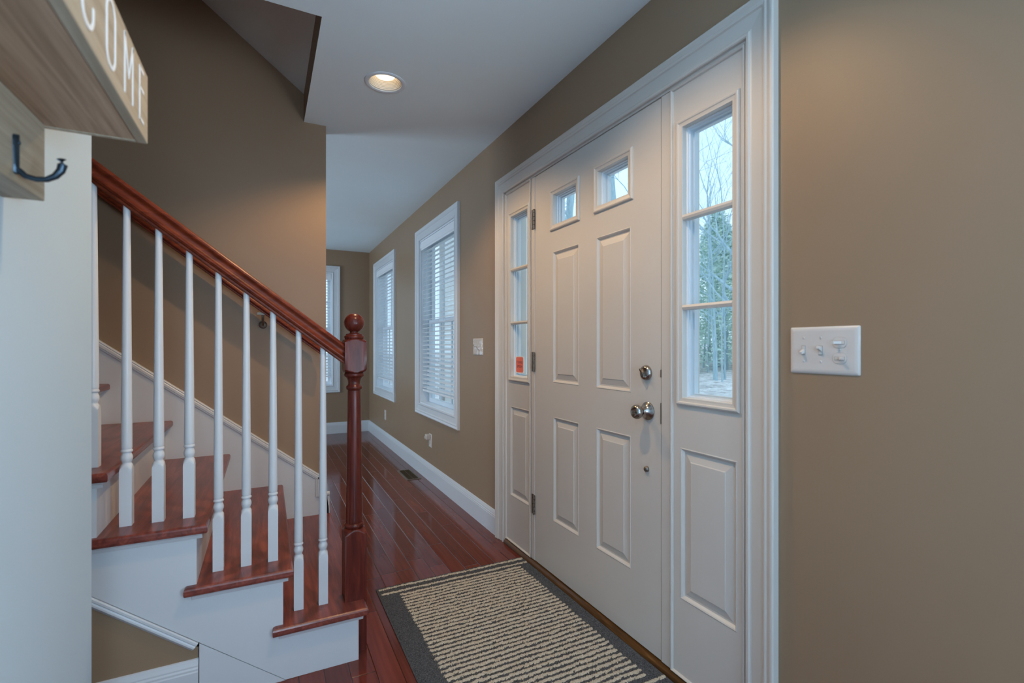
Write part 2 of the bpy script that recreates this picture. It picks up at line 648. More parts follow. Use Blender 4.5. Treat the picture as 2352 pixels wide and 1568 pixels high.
# stairwell: upright face, near face and sloped soffit of the upper flight
mb = MB().box(OX - .0008, OX + .012, OY0, SY, CZ + .0012, 2.66)
struct(mb.build('wall_stairwell', M_TAUPE), 'narrow taupe upright edge of the stairwell opening')
mb = MB().box(-3.2, OX + .012, OY0 - .012, OY0 + .0008, CZ + .0012, 5.2)
struct(mb.build('wall_stairwell_near', M_TAUPE), 'taupe near side wall inside the stairwell opening')
SL = .767
mb = MB()
xa, xb = OX, -3.2
za, zb = 2.597, 2.597 + SL * (OX - (-3.2))
mb.prism([(xa, za), (xb, zb), (xb, zb + .06), (xa, za + .06)], 1, OY0, SY)
struct(mb.build('ceiling_soffit', M_CEIL), 'sloped pale soffit under the upper stair flight', 'ceiling')
mb = MB().box(-3.3, .3, OY0 - .02, SY + .12, 5.2, 5.25)
struct(mb.build('ceiling_stairwell', M_CEIL), 'ceiling closing the stairwell', 'ceiling')

# baseboards
mb = MB()
strip(mb, BASEP, (WX, 2.682, 0), (WX, BY, 0), (-1, 0, 0))
struct(mb.build('baseboard_right', M_WHITE), 'white moulded baseboard along the front wall beyond the door', 'baseboard')
mb = MB()
strip(mb, BASEP, (WX, .864, 0), (WX, -3.8, 0), (-1, 0, 0))
struct(mb.build('baseboard_right_near', M_WHITE), 'white moulded baseboard along the front wall before the door', 'baseboard')
mb = MB()
strip(mb, BASEP, (-3.2, BY, 0), (WX, BY, 0), (0, -1, 0))
struct(mb.build('baseboard_back', M_WHITE), 'white moulded baseboard along the far end wall', 'baseboard')
mb = MB()
strip(mb, BASEP, (LX, -3.8, 0), (LX, 1.557, 0), (1, 0, 0))
struct(mb.build('baseboard_left', M_WHITE), 'white moulded baseboard at the foot of the near partition', 'baseboard')

# ---------------------------------------------------------------- windows with blinds


def make_window(idx, loc, rotz, label, blind_label, s0, s1, z0, z1):
    """local frame: s along the wall, +y outward"""
    w = thing('window_%d' % idx, label, 'window', loc, rotz, kind='structure')
    mb = MB()
    rect_rings(mb, (s0, s1, z0, z1), CASING, inward=False)
    mb.build('casing', M_WHITE, w)
    mb = MB()   # jamb lining
    for a, b, p, q in ((s0, s0 + .012, z0, z1), (s1 - .012, s1, z0, z1), (s0 + .012, s1 - .012, z0, z0 + .012), (s0 + .012, s1 - .012, z1 - .012, z1)):
        mb.box(a, b, 0, .14, p, q)
    mb.build('jamb', M_VINYL, w)
    a0, a1, p0, p1 = s0 + .012, s1 - .012, z0 + .012, z1 - .012
    mid = (p0 + p1) / 2
    for nm, lo, hi, d in (('lower_sash', p0, mid + .018, .082), ('upper_sash', mid - .018, p1, .108)):
        mb = MB()
        rect_rings(mb, (a0, a1, lo, hi), [(0, d + .022), (0, d), (.034, d), (.038, d + .006), (.038, d + .022), (0, d + .022)])
        sh = mb.build(nm, M_VINYL, w)
        g0, g1, h0, h1 = a0 + .038, a1 - .038, lo + .038, hi - .038
        mb = MB()
        for k in (1, 2):
            x = g0 + (g1 - g0) * k / 3
            mb.box(x - .009, x + .009, d + .004, d + .016, h0, h1)
        zc = (h0 + h1) / 2
        mb.box(g0, g1, d + .005, d + .015, zc - .009, zc + .009)
        mb.build('grille', M_VINYL, sh)
        mb = MB().box(g0 - .004, g1 + .004, d + .0165, d + .0205, h0 - .004, h1 + .004)
        mb.build('pane', M_GLASS, sh)
    # blind hung inside the recess
    b = thing('window_blind', blind_label, 'blind', loc, rotz, 'slatted blinds in the hall windows')
    mb = MB()
    vp = [(.004, z1 - .014), (.004, z1 - .030), (.000, z1 - .034), (.000, z1 - .072), (.005, z1 - .078), (.005, z1 - .092), (.012, z1 - .092), (.012, z1 - .014)]
    mb.prism(vp, 0, s0 + .016, s1 - .016)
    mb.build('valance', M_BLIND, b)
    mb = MB().box(s0 + .018, s1 - .018, .014, .06, z1 - .06, z1 - .014)
    mb.build('headrail', M_BLIND, b)
    mb = MB()
    n = 33
    zt, zb_ = z1 - .105, z0 + .150
    an = math.radians(15)
    for k in range(n):
        z = zt + (zb_ - zt) * k / (n - 1)
        pts = []
        for t, cr in ((-.025, 0), (-.012, .0016), (0, .0022), (.012, .0016), (.025, 0)):
            pts.append((.043 + t * math.cos(an) - cr * math.sin(an), z + t * math.sin(an) + cr * math.cos(an)))
        poly = pts + [(y, zz - .0026) for y, zz in pts[::-1]]
        mb.prism(poly, 0, s0 + .022, s1 - .022)
    mb.build('slats', M_BLIND, b)
    mb = MB().box(s0 + .020, s1 - .020, .020, .066, z0 + .110, z0 + .128)
    mb.build('bottom_rail', M_BLIND, b, bevel=.003)
    mb = MB()
    for x in (s0 + .15, (s0 + s1) / 2, s1 - .15):
        mb.tube([(x, .019, zt), (x, .019, z0 + .12)], .0010, 5)
        mb.tube([(x, .067, zt), (x, .067, z0 + .12)], .0010, 5)
    mb.build('ladder_cord', M_BLIND, b)
    mb = MB()
    mb.tube([(s0 + .07, .008, z1 - .09), (s0 + .07, .007, z1 - .75)], .0028, 8)
    mb.build('tilt_wand', M_BLIND, b)
    return w


make_window(1, (WX, 0, 0), -PI / 2, 'white cased double-hung window nearest the front door', 'white slatted blind in the window nearest the front door', -4.365, -3.43, .64, 2.128)
make_window(2, (WX, 0, 0), -PI / 2, 'white cased double-hung window by the far room corner', 'white slatted blind in the front wall window by the far corner', -6.335, -5.395, .64, 2.128)
make_window(3, (0, BY, 0), 0, 'white cased window in the far end wall behind the newel', 'white slatted blind in the end wall window, half hidden behind the stair wall', -.145, .79, .64, 2.128)

# ---------------------------------------------------------------- front door unit (local s = -y)


def panel_prof():
    return [(0, 0), (.003, -.0015), (.007, .001), (.013, .0085), (.019, .0085), (.022, .0075), (.042, .0025), (.045, .0005)]


FRM = [(0, 0), (0, -.004), (.002, -.008), (.006, -.0100), (.011, -.0092), (.014, -.0065), (.020, -.0052), (.0255, -.0048), (.0265, -.003), (.0265, .016), (.0285, .018), (.0285, .030),
       (.0315, .030), (.0315, .046)]

D0 = .004   # door face set back from the wall plane
TH = .045


def slab(parent, name, rect, lights, panels, mat):
    mb = MB()
    cells(mb, *rect, D0, list(lights) + list(panels))
    cells(mb, *rect, D0 + TH, list(lights))
    s0, s1, z0, z1 = rect
    for a, b, c, d in (((s0, z0), (s1, z0), (s1, z0), (s0, z0)),):
        pass
    for u, v in (((s0, z0), (s1, z0)), ((s1, z0), (s1, z1)), ((s1, z1), (s0, z1)), ((s0, z1), (s0, z0))):
        mb.add([(u[0], D0, u[1]), (v[0], D0, v[1]), (v[0], D0 + TH, v[1]), (u[0], D0 + TH, u[1])], [(0, 1, 2, 3)])
    for r in panels:
        rect_rings(mb, r, [(t, D0 + d) for t, d in panel_prof()], cap=True)
    for r in lights:
        rect_rings(mb, r, [(0, D0), (0, D0 + TH)])
    return mb.build(name, mat, parent)


def light_frame(parent, rect, muntins=(), name='glazing_frame'):
    """moulded frame, inner reveal, muntins and the pane"""
    mb = MB()
    rect_rings(mb, rect, [(t, D0 + d) for t, d in FRM])
    fr = mb.build(name, M_DOORW, parent)
    t = .0265
    g = (rect[0] + t, rect[1] - t, rect[2] + t, rect[3] - t)
    mb = MB()
    rect_rings(mb, g, [(0, D0 + .0161), (.004, D0 + .017), (.004, D0 + .024), (.008, D0 + .026), (.008, D0 + .040), (.013, D0 + .040), (.013, D0 + .058), (0, D0 + .058)])
    mb.build('inner_reveal', M_VINYL, fr)
    if muntins:
        mb = MB()
        for z in muntins:
            mb.prism([(D0 - .003, z - .008), (D0 - .006, z), (D0 - .003, z + .008), (D0 + .022, z + .009), (D0 + .022, z - .009)], 0, g[0], g[1])
        mb.build('muntin', M_DOORW, fr)
    mb = MB().box(g[0] + .002, g[1] - .002, D0 + .0245, D0 + .0285, g[2] + .002, g[3] - .002)
    mb.build('pane', M_GLASS, fr)
    return fr


# jamb, mullions, casing and threshold
frame = thing('trim_1', 'white moulded door surround spanning the door and both sidelights', 'door frame', (WX, 0, 0), -PI / 2, kind='structure')
mb = MB()
rect_rings(mb, (-2.589, -.958, 0, 2.069), CASING, inward=False, sides=3)
mb.build('casing', M_DOORW, frame)
mb = MB()
mb.box(-2.600, -2.577, 0, .142, 0, 2.069)
mb.box(-.969, -.946, 0, .142, 0, 2.069)
mb.box(-2.600, -.946, 0, .142, 2.0605, 2.079)
mb.build('jamb', M_DOORW, frame, bevel=.0015)
for a, b in ((-2.272, -2.2335), (-1.312, -1.264)):
    mb = MB().box(a, b, .002, .142, .028, 2.0600)
    mb.build('mullion', M_DOORW, frame, bevel=.002)
# stops round the sidelight sashes
mb = MB()
for s0, s1 in ((-1.264, -.969), (-2.577, -2.272)):
    rect_rings(mb, (s0, s1, .028, 2.0600), [(0, .0), (0, -.002), (.004, -.0045), (.007, -.002), (.009, .004)], inward=True)
mb.build('sash_bead', M_DOORW, frame)

side_frames = [(-1.2375, -.986), (-2.537, -2.284)]
for i, (lab, sr, fr) in enumerate((('tall narrow sidelight between the door and the switch plate', (-1.2645, -.9685, .028, 2.0600), side_frames[0]),
                                   ('tall narrow sidelight with an orange sticker, beyond the door hinges', (-2.5775, -2.2715, .028, 2.0600), side_frames[1]))):
    w = thing('window_%d' % (4 + i), lab, 'sidelight window', (WX, 0, 0), -PI / 2, kind='structure')
    L = (fr[0], fr[1], .961, 1.937)
    Pn = (fr[0] + .014, fr[1] - .012, .296, .815)
    ins = .018
    slab(w, 'sash', sr, [(L[0] + ins, L[1] - ins, L[2] + ins, L[3] - ins)], [Pn], M_DOORW)
    light_frame(w, L, (1.295, 1.602))

door = thing('door_1', 'white six-panel front door with two small square lights at the top', 'door', (WX, 0, 0), -PI / 2, kind='structure')
dl = [(-2.073, -1.822, 1.735, 1.937), (-1.712, -1.463, 1.735, 1.937)]
pan = [(-2.054, -1.829, .982, 1.630), (-1.699, -1.477, .982, 1.630), (-2.050, -1.829, .295, .813), (-1.699, -1.477, .292, .812)]
ins = .018
slab(door, 'door_leaf', (-2.2305, -1.3145, .030, 2.0575), [(a + ins, b - ins, c + ins, d - ins) for a, b, c, d in dl], pan, M_DOORW)
for r in dl:
    light_frame(door, r)
# hinges
for z0, z1 in ((1.783, 1.888), (1.028, 1.131), (.272, .375)):
    mb = MB()
    mb.box(-2.262, -2.233, .0002, .003, z0, z1)
    n = 5
    for k in range(n):
        a = z0 + (z1 - z0) * k / n
        b = a + (z1 - z0) / n - .0015
        mb.lathe([(0, .0062), (b - a, .0062)], (-2.2325, -.003, a), seg=14)
    h = mb.build('hinge', M_HINGE, door, bevel=.0006)
    mb = MB()
    for zz in (z0 + .018, (z0 + z1) / 2, z1 - .018):
        mb.lathe([(0, .0036), (.0008, .003)], (-2.250, .0003, zz), (0, -1, 0), seg=12)
    mb.build('screw', M_NICKEL, h)
# dead bolt
DBY, DBZ = -1.389, 1.063
mb = MB().lathe([(0, .0285), (.004, .0285), (.010, .0265), (.014, .022), (.016, .018), (.0162, .001)], (DBY, D0, DBZ), (0, -1, 0))
db = mb.build('deadbolt', M_NICKEL, door)
mb = MB()
R = Matrix.Rotation(math.radians(-38), 3, 'Y')
prof = [(-.003, -.022), (.003, -.022), (.0045, 0), (.003, .022), (-.003, .022), (-.0045, 0)]
vs = []
for d, k in ((-.014, 1.0), (-.027, .9)):
    for p in prof:
        q = R @ Vector((p[0] * k * 1.0, 0, p[1] * k))
        vs.append((DBY + q.x, D0 + d, DBZ + q.z))
mb.add(vs, [(0, 1, 2, 3, 4, 5), (6, 7, 8, 9, 10, 11)] + [(i, (i + 1) % 6, 6 + (i + 1) % 6, 6 + i) for i in range(6)])
mb.build('thumb_turn', M_NICKEL, db, bevel=.002)
# knob
KY, KZ = -1.382, .921
mb = MB().lathe([(0, .034), (.004, .034), (.007, .031), (.010, .024), (.018, .0175), (.026, .0145), (.030, .013)], (KY, D0, KZ), (0, -1, 0))
rz = mb.build('knob_rosette', M_NICKEL, door)
mb = MB().lathe([(.026, .012), (.034, .0125), (.040, .018), (.046, .0245), (.052, .0265), (.058, .0262), (.064, .0235), (.068, .018), (.0685, .0155), (.0665, .013), (.066, .008), (.0662, .001)],
                (KY, D0, KZ), (0, -1, 0))
mb.build('knob', M_NICKEL, rz)
mb = MB().box(KY - .004, KY + .004, -.071, -.064, KZ - .0012, KZ + .0012)
mb.lathe([(0, .0045), (.003, .004)], (KY, -.0625, KZ), (0, -1, 0), seg=16)
mb.build('lock_button', M_HINGE, rz)
mb = MB().lathe([(0, .0105), (.006, .0105), (.010, .008), (.0115, .004), (.012, .0005)], (-1.386, D0, .704), (0, -1, 0), seg=24)
mb.build('door_viewer_button', M_HINGE, door)
# strike plates showing in the gap
mb = MB()
mb.box(-1.3140, -1.3126, .0, .004, .882, .958)
mb.box(-1.3140, -1.3126, .0, .004, 1.050, 1.078)
mb.build('strike_plate', M_HINGE, door)

# oak threshold under the door unit
mb = MB()
strip(mb, [(.0, 0), (.013, 0), (.013, .006), (.009, .016), (.002, .024), (-.10, .027), (-.10, 0)], (WX - .0005, 2.5765, 0), (WX - .0005, .9695, 0), (-1, 0, 0))
struct(mb.build('trim_2', M_OAK), 'worn oak threshold strip below the front door', 'threshold')

# sticker on the far sidelight, printed to be read from outside
st = thing('security_sticker', 'small orange rounded sticker on the lowest pane of the far sidelight', 'sticker', (WX + D0 + .0238, 2.452, 1.056), -PI / 2)
mb = MB()


def rrect(w, h, r, n=6):
    pts = []
    for cx, cz, a0 in ((w / 2 - r, h / 2 - r, 0), (-w / 2 + r, h / 2 - r, 90), (-w / 2 + r, -h / 2 + r, 180), (w / 2 - r, -h / 2 + r, 270)):
        for k in range(n + 1):
            a = math.radians(a0 + 90 * k / n)
            pts.append((cx + r * math.cos(a), cz + r * math.sin(a)))
    return pts


mb.prism(rrect(.098, .098, .014), 1, -.0002, .0002)
M_STW, _, _ = new_mat('sticker_clear_rim', (0.85, 0.88, 0.90), 0.4)
mb.build('sticker_rim', M_STW, st)
M_STO, _nt, _b = new_mat('sticker_orange', (0.85, 0.16, 0.10), 0.4)
_b.inputs['Emission Color'].default_value = (0, 0, 0, 1)
mb = MB().prism(rrect(.086, .088, .011), 1, -.0006, -.0002)
mb.build('sticker_face', M_STO, st)
M_STD, _, _ = new_mat('sticker_print', (0.16, 0.05, 0.06), 0.5)


def text_mesh(name, body, size, mat, parent, loc, mirror=True, sx=1.0):
    cu = bpy.data.curves.new(name, 'FONT')
    cu.body = body
    cu.size = size
    cu.align_x = 'CENTER'
    cu.align_y = 'CENTER'
    cu.extrude = 0.0001
    tmp = bpy.data.objects.new(name + '_tmp', cu)
    COL.objects.link(tmp)
    bpy.context.view_layer.update()
    me = bpy.data.meshes.new_from_object(tmp.evaluated_get(bpy.context.evaluated_depsgraph_get()))
    bpy.data.objects.remove(tmp)
    me.name = name
    for v in me.vertices:
        x, y, z = v.co
        v.co = ((-x if mirror else x) * sx, -z, y)
    me.materials.clear()
    me.materials.append(mat)
    o = bpy.data.objects.new(name, me)
    COL.objects.link(o)
    o.parent = parent
    o.location = loc
    return o


text_mesh('printed_word', 'XFINITY', .024, M_STD, st, (0, -.0008, .013), sx=.82)
text_mesh('printed_word', 'HOME', .024, M_STD, st, (0, -.0008, -.010), sx=.9)

# ---------------------------------------------------------------- staircase
NT = 8
RISE, RUN = .196, .2535
TIP = .340


def tip(n):
    return TIP - RUN * (n - 1)


stairs = thing('staircase', 'straight staircase with cherry treads and white risers climbing to the left', 'staircase', (0, 0, 0))
YS = 1.8625      # outer face of the open string
for n in range(1, NT + 1):
    t = tip(n)
    zt = RISE * n
    back = t - RUN - .0325
    mb = MB()
    # rounded nosing on front and return, as a stack of outlines
    SE = SY - .0015
    prof = [(.000, .0035), (.003, .001), (.008, 0), (.019, 0), (.024, .0015), (.027, .005), (.028, .010)]
    rr = []
    for dz, i in prof:
        z = zt - .028 + dz
        rr.append([(t - i, 1.838 + i, z), (t - i, SE, z), (back, SE, z), (back, 1.866, z), (back - .033 + i, 1.866, z), (back - .033 + i, 1.838 + i, z)])
    mb.rings(rr, smooth=False, cap0=True, cap1=True)
    tr = mb.build('tread', M_TREAD, stairs, autosmooth=60)
    # cove under the nosing
    mb = MB()
    cv = [(0, 0), (.016, 0), (.0155, -.003), (.008, -.008), (.0045, -.016), (.003, -.019), (0, -.019)]
    zc = zt - .028
    strip(mb, cv, (t - .032, YS, zc), (t - .032, SY - .016, zc), (1, 0, 0))
    strip(mb, cv, (t - .032 + .016, YS, zc), (back - .012, YS, zc), (0, -1, 0))
    mb.build('cove_moulding', M_WHITE, stairs)
    mb = MB().box(t - .050, t - .032, YS + .0185, SY - .0165, zt - RISE, zt - .028)
    mb.build('riser', M_WHITE, stairs)

# open string, cut to the steps, lower edge raking to the floor
def rake(x):
    return .201 - .785 * (x + .193)


poly = []
for n in range(1, NT + 1):
    x1 = tip(n) - .032
    x0 = tip(n + 1) - .032
    poly += [(x1, RISE * (n - 1) if n > 1 else 0), (x1, RISE * n - .028), (x0, RISE * n - .028)]
xe = tip(NT + 1) - .032
poly += [(xe, rake(xe) + .0), (.063, .0)]
# split the concave outline in convex slices so that it fills cleanly
mb = MB()
for n in range(1, NT + 1):
    x1 = tip(n) - .032
    x0 = tip(n + 1) - .032
    zt = RISE * n - .028
    lo = lambda x: max(0.0, rake(x) + .0015)
    xs = [x0, x1]
    xk = -.193 + .201 / .785
    if x0 < xk < x1:
        xs = [x0, xk, x1]
    for a, b in zip(xs, xs[1:]):
        mb.prism([(a, lo(a)), (b, lo(b)), (b, zt), (a, zt)], 1, YS, YS + .018)
mb.build('open_string', M_WHITE, stairs)
mb = MB()
mb.prism([(-.192, 0), (.062, 0), (-.192, rake(-.192) - .0015)], 1, YS, YS + .018)
mb.build('lower_panel', M_WHITE, stairs)
# dark backing behind the joints
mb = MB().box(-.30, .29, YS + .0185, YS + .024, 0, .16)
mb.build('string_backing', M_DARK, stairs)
# skirt board against the wall
K = .772
def skz(x):
    return .414 + K * (.288 - x)


mb = MB()
xr = .288
mb.prism([(xr, 0), (xr, skz(xr) - .03), (-1.75, skz(-1.75) - .03), (-1.75, skz(-1.75) - .55), (.0, 0)], 1, SY - .016, SY - .0015)
mb.box(xr, .331, SY - .016, SY - .0015, 0, .300)
mb.build('skirt_board', M_WHITE, stairs)
mb = MB()
cp = [(0, -.036), (.018, -.036), (.020, -.033), (.0205, -.030), (.020, -.028), (.023, -.025), (.023, -.014), (.020, -.010), (.022, -.006), (.019, 0), (0, 0)]
u = Vector((-1, 0, K)).normalized()
upv = Vector((K, 0, 1)).normalized()
strip(mb, [(a, b * .95 + .004) for a, b in cp], (xr + .002, SY - .0015, skz(xr) - .004), (-1.75, SY - .0015, skz(-1.75)), (0, -1, 0), upv)
strip(mb, [(a, -b - .036) for a, b in cp], (xr + .002, SY - .0015, skz(xr)), (xr + .002, SY - .0015, .30), (0, -1, 0), (1, 0, 0))
strip(mb, [(a, b * .6 + .022) for a, b in cp], (xr - .01, SY - .0015, .298), (.331, SY - .0015, .298), (0, -1, 0), (0, 0, 1))
mb.build('skirt_cap', M_WHITE, stairs)

# end of the stair wall: baseboard return
mb = MB()
strip(mb, [(a, b * 2.03) for a, b in BASEP], (.3132, SY - .016, 0), (.3132, SY + .12, 0), (1, 0, 0))
struct(mb.build('baseboard_stair_end', M_WHITE), 'tall white baseboard block round the end of the stair wall', 'baseboard')

# wall, moulding and baseboard below the raking string
mb = MB()
mb.prism([(-.1955, .0), (-.1955, rake(-.193) - .02), (-1.9, rake(-1.9) - .02), (-1.9, 0)], 1, YS + .010, YS + .018)
struct(mb.build('wall_understair', M_TAUPE), 'grey triangular wall below the raking stair moulding')
mb = MB()
mp_ = [(0, 0), (.010, 0), (.013, -.003), (.013, -.009), (.010, -.012), (.012, -.016), (.012, -.021), (.007, -.026), (.003, -.030), (0, -.031)]
strip(mb, mp_, (-.1945, YS + .008, rake(-.1945) - .001), (-1.9, YS + .008, rake(-1.9) - .001), (0, -1, 0), upv)
struct(mb.build('trim_3', M_WHITE), 'white raking moulding under the staircase string', 'moulding')
mb = MB()
strip(mb, BASEP, (-.1945, YS + .0095, 0), (-1.9, YS + .0095, 0), (0, -1, 0))
struct(mb.build('baseboard_understair', M_WHITE), 'white moulded baseboard below the triangular stair wall', 'baseboard')
# inner close-off below the stairs
mb = MB().box(-1.9, .2, YS + .03, YS + .05, 0, .1)

# ---- balustrade
BYC = 1.953
balu = thing('stair_balustrade', 'cherry newel post and sloping handrail on white turned balusters', 'stair railing', (.306, 1.950, 0))


def rel(o):
    o.location = (-.306, -1.950, 0)
    return o


BAL = [.193 - .0845 * k for k in range(14)]


def rail_under(x):
    return 1.215 + .772 * (.112 - x)


for x in BAL:
    n = max(k for k in range(1, NT + 1) if x - .010 < tip(k) - .012)
    z0 = RISE * n
    ztop = rail_under(x) + .018
    h = .0162
    R = h * 1.42
    lev = [(0, h, R), (.176, h, R), (.181, h, .0222), (.186, h, .0195), (.191, h, .0172), (.195, h, .0150), (.199, .03, .0126), (.202, .03, .0126),
           (.206, .03, .0142), (.212, .03, .0160), (.218, .03, .0163), (.224, .03, .0150), (.229, .03, .0130), (.233, .03, .0125), (.2345, .03, .0150),
           (.237, .03, .0162), (.240, .03, .0162), (.2425, .03, .0148), (.2445, .03, .0136), (.247, .03, .0146), (.252, .03, .0150)]
    Ls = ztop - z0
    for k in range(1, 9):
        f = k / 8
        lev.append((.252 + (Ls - .252) * f, .03, .0150 - .0055 * f ** 1.1))
    mb = MB().turned([(z0 + a, b, c) for a, b, c in lev], x, BYC, 32)
    rel(mb.build('baluster', M_WHITE, balu))

# newel
h = .040
lv = [(0, h, .0566), (.444, h, .0566), (.447, h, .055), (.453, h, .0495), (.457, h, .0445), (.460, h, .0415), (.463, .05, .0385), (.4645, .05, .0335), (.468, .05, .0352),
      (.472, .05, .0368), (.477, .05, .0368), (.481, .05, .0350), (.4835, .05, .0312), (.489, .05, .0318), (.50, .05, .0312)]
for k in range(1, 9):
    f = k / 8
    lv.append((.50 + .488 * f, .05, .0312 - .0070 * f))
lv += [(.9925, .05, .0235), (.995, .05, .0262), (.999, .05, .0296), (1.004, .05, .0302), (1.009, .05, .0290), (1.0125, .05, .0248), (1.018, .05, .0226),
       (1.028, .05, .0234), (1.038, .05, .0262), (1.043, .05, .0300), (1.0455, .05, .0345), (1.049, .05, .0372), (1.054, .05, .0376), (1.0585, .05, .036), (1.061, .05, .0335), (1.063, h, .0410),
       (1.065, h, .0440), (1.068, h, .0495), (1.072, h, .0550), (1.073, h, .0566), (1.178, h, .0566), (1.179, h, .0550), (1.183, h, .0495), (1.186, h, .0440), (1.188, h, .0410), (1.190, .05, .0345),
       (1.193, .05, .0358), (1.197, .05, .0374), (1.201, .05, .0370), (1.2045, .05, .0335), (1.205, .05, .0312), (1.2095, .05, .0312), (1.212, .05, .0255),
       (1.2135, .05, .0170), (1.218, .05, .0158), (1.2195, .05, .0160)]
mb = MB().turned([(a, b, c) for a, b, c in lv], 0, 0, 64)
nw = mb.build('newel_post', M_NEWEL, balu)
mb = MB()
bz, br = 1.2528, .0375
mb.lathe([(br * math.sin(a), br * math.cos(a) + 1e-5) for a in [math.radians(-66 + 156 * k / 24) for k in range(25)]], (0, 0, bz), seg=48)
mb.build('ball_finial', M_NEWEL, nw)
# small bolt plug at the foot of the newel
# handrail
hp = [(0, -.0310), (.0185, -.0310), (.0200, -.0290), (.0200, -.0235), (.0265, -.0205), (.0300, -.0150), (.0300, -.0110), (.0265, -.0075), (.0238, -.0020), (.0232, .0040), (.0250, .0095),
      (.0300, .0140), (.0318, .0185), (.0305, .0235), (.0250, .0275), (.0150, .0300), (0, .0310)]
full = hp + [(-a, b) for a, b in hp[-2:0:-1]]
ang = math.atan(K)
mb = MB()


def rail_ring(x, yc, zc, prof):
    # profile plane perpendicular to the slope, cut plumb at x
    return [(x, yc + a, zc + b / math.cos(ang)) for a, b in prof]


x0, x1 = .2665, -1.0
mb.rings([rail_ring(x, BYC, rail_under(x) + .039, full) for x in (x0, x1)], smooth=True, cap0=True, cap1=True)
rel(mb.build('handrail', M_RAIL, balu, autosmooth=30))

# wall handrail behind
wr = thing('wall_handrail', 'cherry handrail on brackets fixed to the taupe stair wall', 'handrail', (.27, 2.93, 1.12))
WYR = 2.925


def wz(x):
    return 1.12 + K * (.272 - x)


mb = MB()
r0 = rail_ring(.268, WYR, wz(.268) + .039, full)
# lower end cut square to the slope
r0 = [(.268 - (b_) * K * .9, y, z) for (x, y, z), (a_, b_) in zip(r0, full)]
r0 = [(x, y, wz(x) + .039 + b_ / math.cos(ang)) for (x, y, z), (a_, b_) in zip(r0, full)]
mb.rings([r0, rail_ring(-1.75, WYR, wz(-1.75) + .039, full)], smooth=True, cap0=True, cap1=True)
o = mb.build('rail', M_RAIL, wr, autosmooth=30)
o.location = (-.27, -2.93, -1.12)
for bx in (-.013, -.90):
    zb0 = wz(bx)
    mb = MB()
    mb.lathe([(0, .021), (.004, .021), (.007, .017), (.009, .010)], (bx, SY - .0005, zb0 - .060), (0, -1, 0), seg=24)
    mb.tube([(bx, SY - .006, zb0 - .060), (bx, SY - .035, zb0 - .062), (bx, SY - .062, zb0 - .048), (bx, WYR, zb0 - .022), (bx, WYR, zb0 + .006)], [.009, .007, .006, .006, .006], 10)
    mb.box(bx - .027, bx + .027, WYR - .010, WYR + .010, zb0 - .010, zb0 + .002)
    o = mb.build('bracket', M_HINGE, wr)
    o.location = (-.27, -2.93, -1.12)

# ---------------------------------------------------------------- recessed downlights
for i, (x, y) in enumerate(LAMPS):
    lab = ['round recessed ceiling light glowing warm in the hall ceiling', 'recessed ceiling light overhead by the coat rack'][i]
    L = thing('recessed_light', lab, 'ceiling light', (x, y, CZ))
    mb = MB().lathe([(.0025, .0975), (-.002, .0975), (-.005, .093), (-.0055, .084), (-.003, .0775), (.0, .0765), (.004, .0765)], seg=72, caps=False)
    mb.build('trim_ring', M_VINYL, L)
    pr = []
    nb = 11
    for k in range(nb):
        z = k * .006
        r = .0765 - k * .0018
        pr += [(z, r), (z + .0045, r), (z + .0055, r - .0018)]
    pr += [(.07, .056), (.115, .054), (.115, .001)]
    M_BAF, _, _ = (new_mat('warm_baffle_paint', (0.80, 0.74, 0.64), 0.4))
    mb = MB().lathe(pr, seg=72, caps=False)
    mb.build('baffle', M_BAF, L)
    mb = MB().lathe([(.1145, .020), (.09, .024), (.060, .038), (.042, .0455), (.034, .0450), (.029, .036), (.0270, .018), (.0265, .0005)], seg=48, caps=False)
    mb.build('bulb', M_BULB, L)
    d = bpy.data.lights.new('downlight', 'SPOT')
    d.energy = (50, 46)[i]
    d.color = (1.0, 0.66, 0.34)
    d.spot_size = math.radians(132)
    d.spot_blend = 0.45
    d.shadow_soft_size = 0.022
    lo = bpy.data.objects.new('downlight', d)
    COL.objects.link(lo)
    lo.location = (x, y, CZ + .018)

# ---------------------------------------------------------------- switches, outlets, floor register


def plate_mesh(w, h, d=.0055, holes=()):
    mb = MB()
    rr = []
    for k, (i, dd) in enumerate([(0, 0), (0, .0015), (.002, .0035), (.006, .005), (.011, d)]):
        rr.append([(x, -dd, z) for x, z in rrect(w - 2 * i, h - 2 * i, max(.0035 - i * .2, .0012), 3)])
    mb.rings(rr, smooth=True, cap0=True, cap1=True)
    return mb


sw = thing('switch_plate', 'white triple-gang switch plate on the taupe wall right of the door', 'light switch', (WX, .7405, 1.1525), -PI / 2)
plate_mesh(.172, .121).build('plate', M_PLASTIC, sw)
M_SLOT, _, _ = new_mat('slot_shadow_plastic', (0.30, 0.27, 0.25), 0.6)


def screw(parent, s, z, d=-.0055):
    mb = MB().lathe([(0, .0033), (.0008, .003), (.001, .0005)], (s, d, z), (0, -1, 0), seg=14)
    mb.box(s - .0004, s + .0004, d - .0013, d - .001, z - .0024, z + .0024, mi=1)
    return mb.build('screw', [M_PLASTIC, M_SLOT], parent)


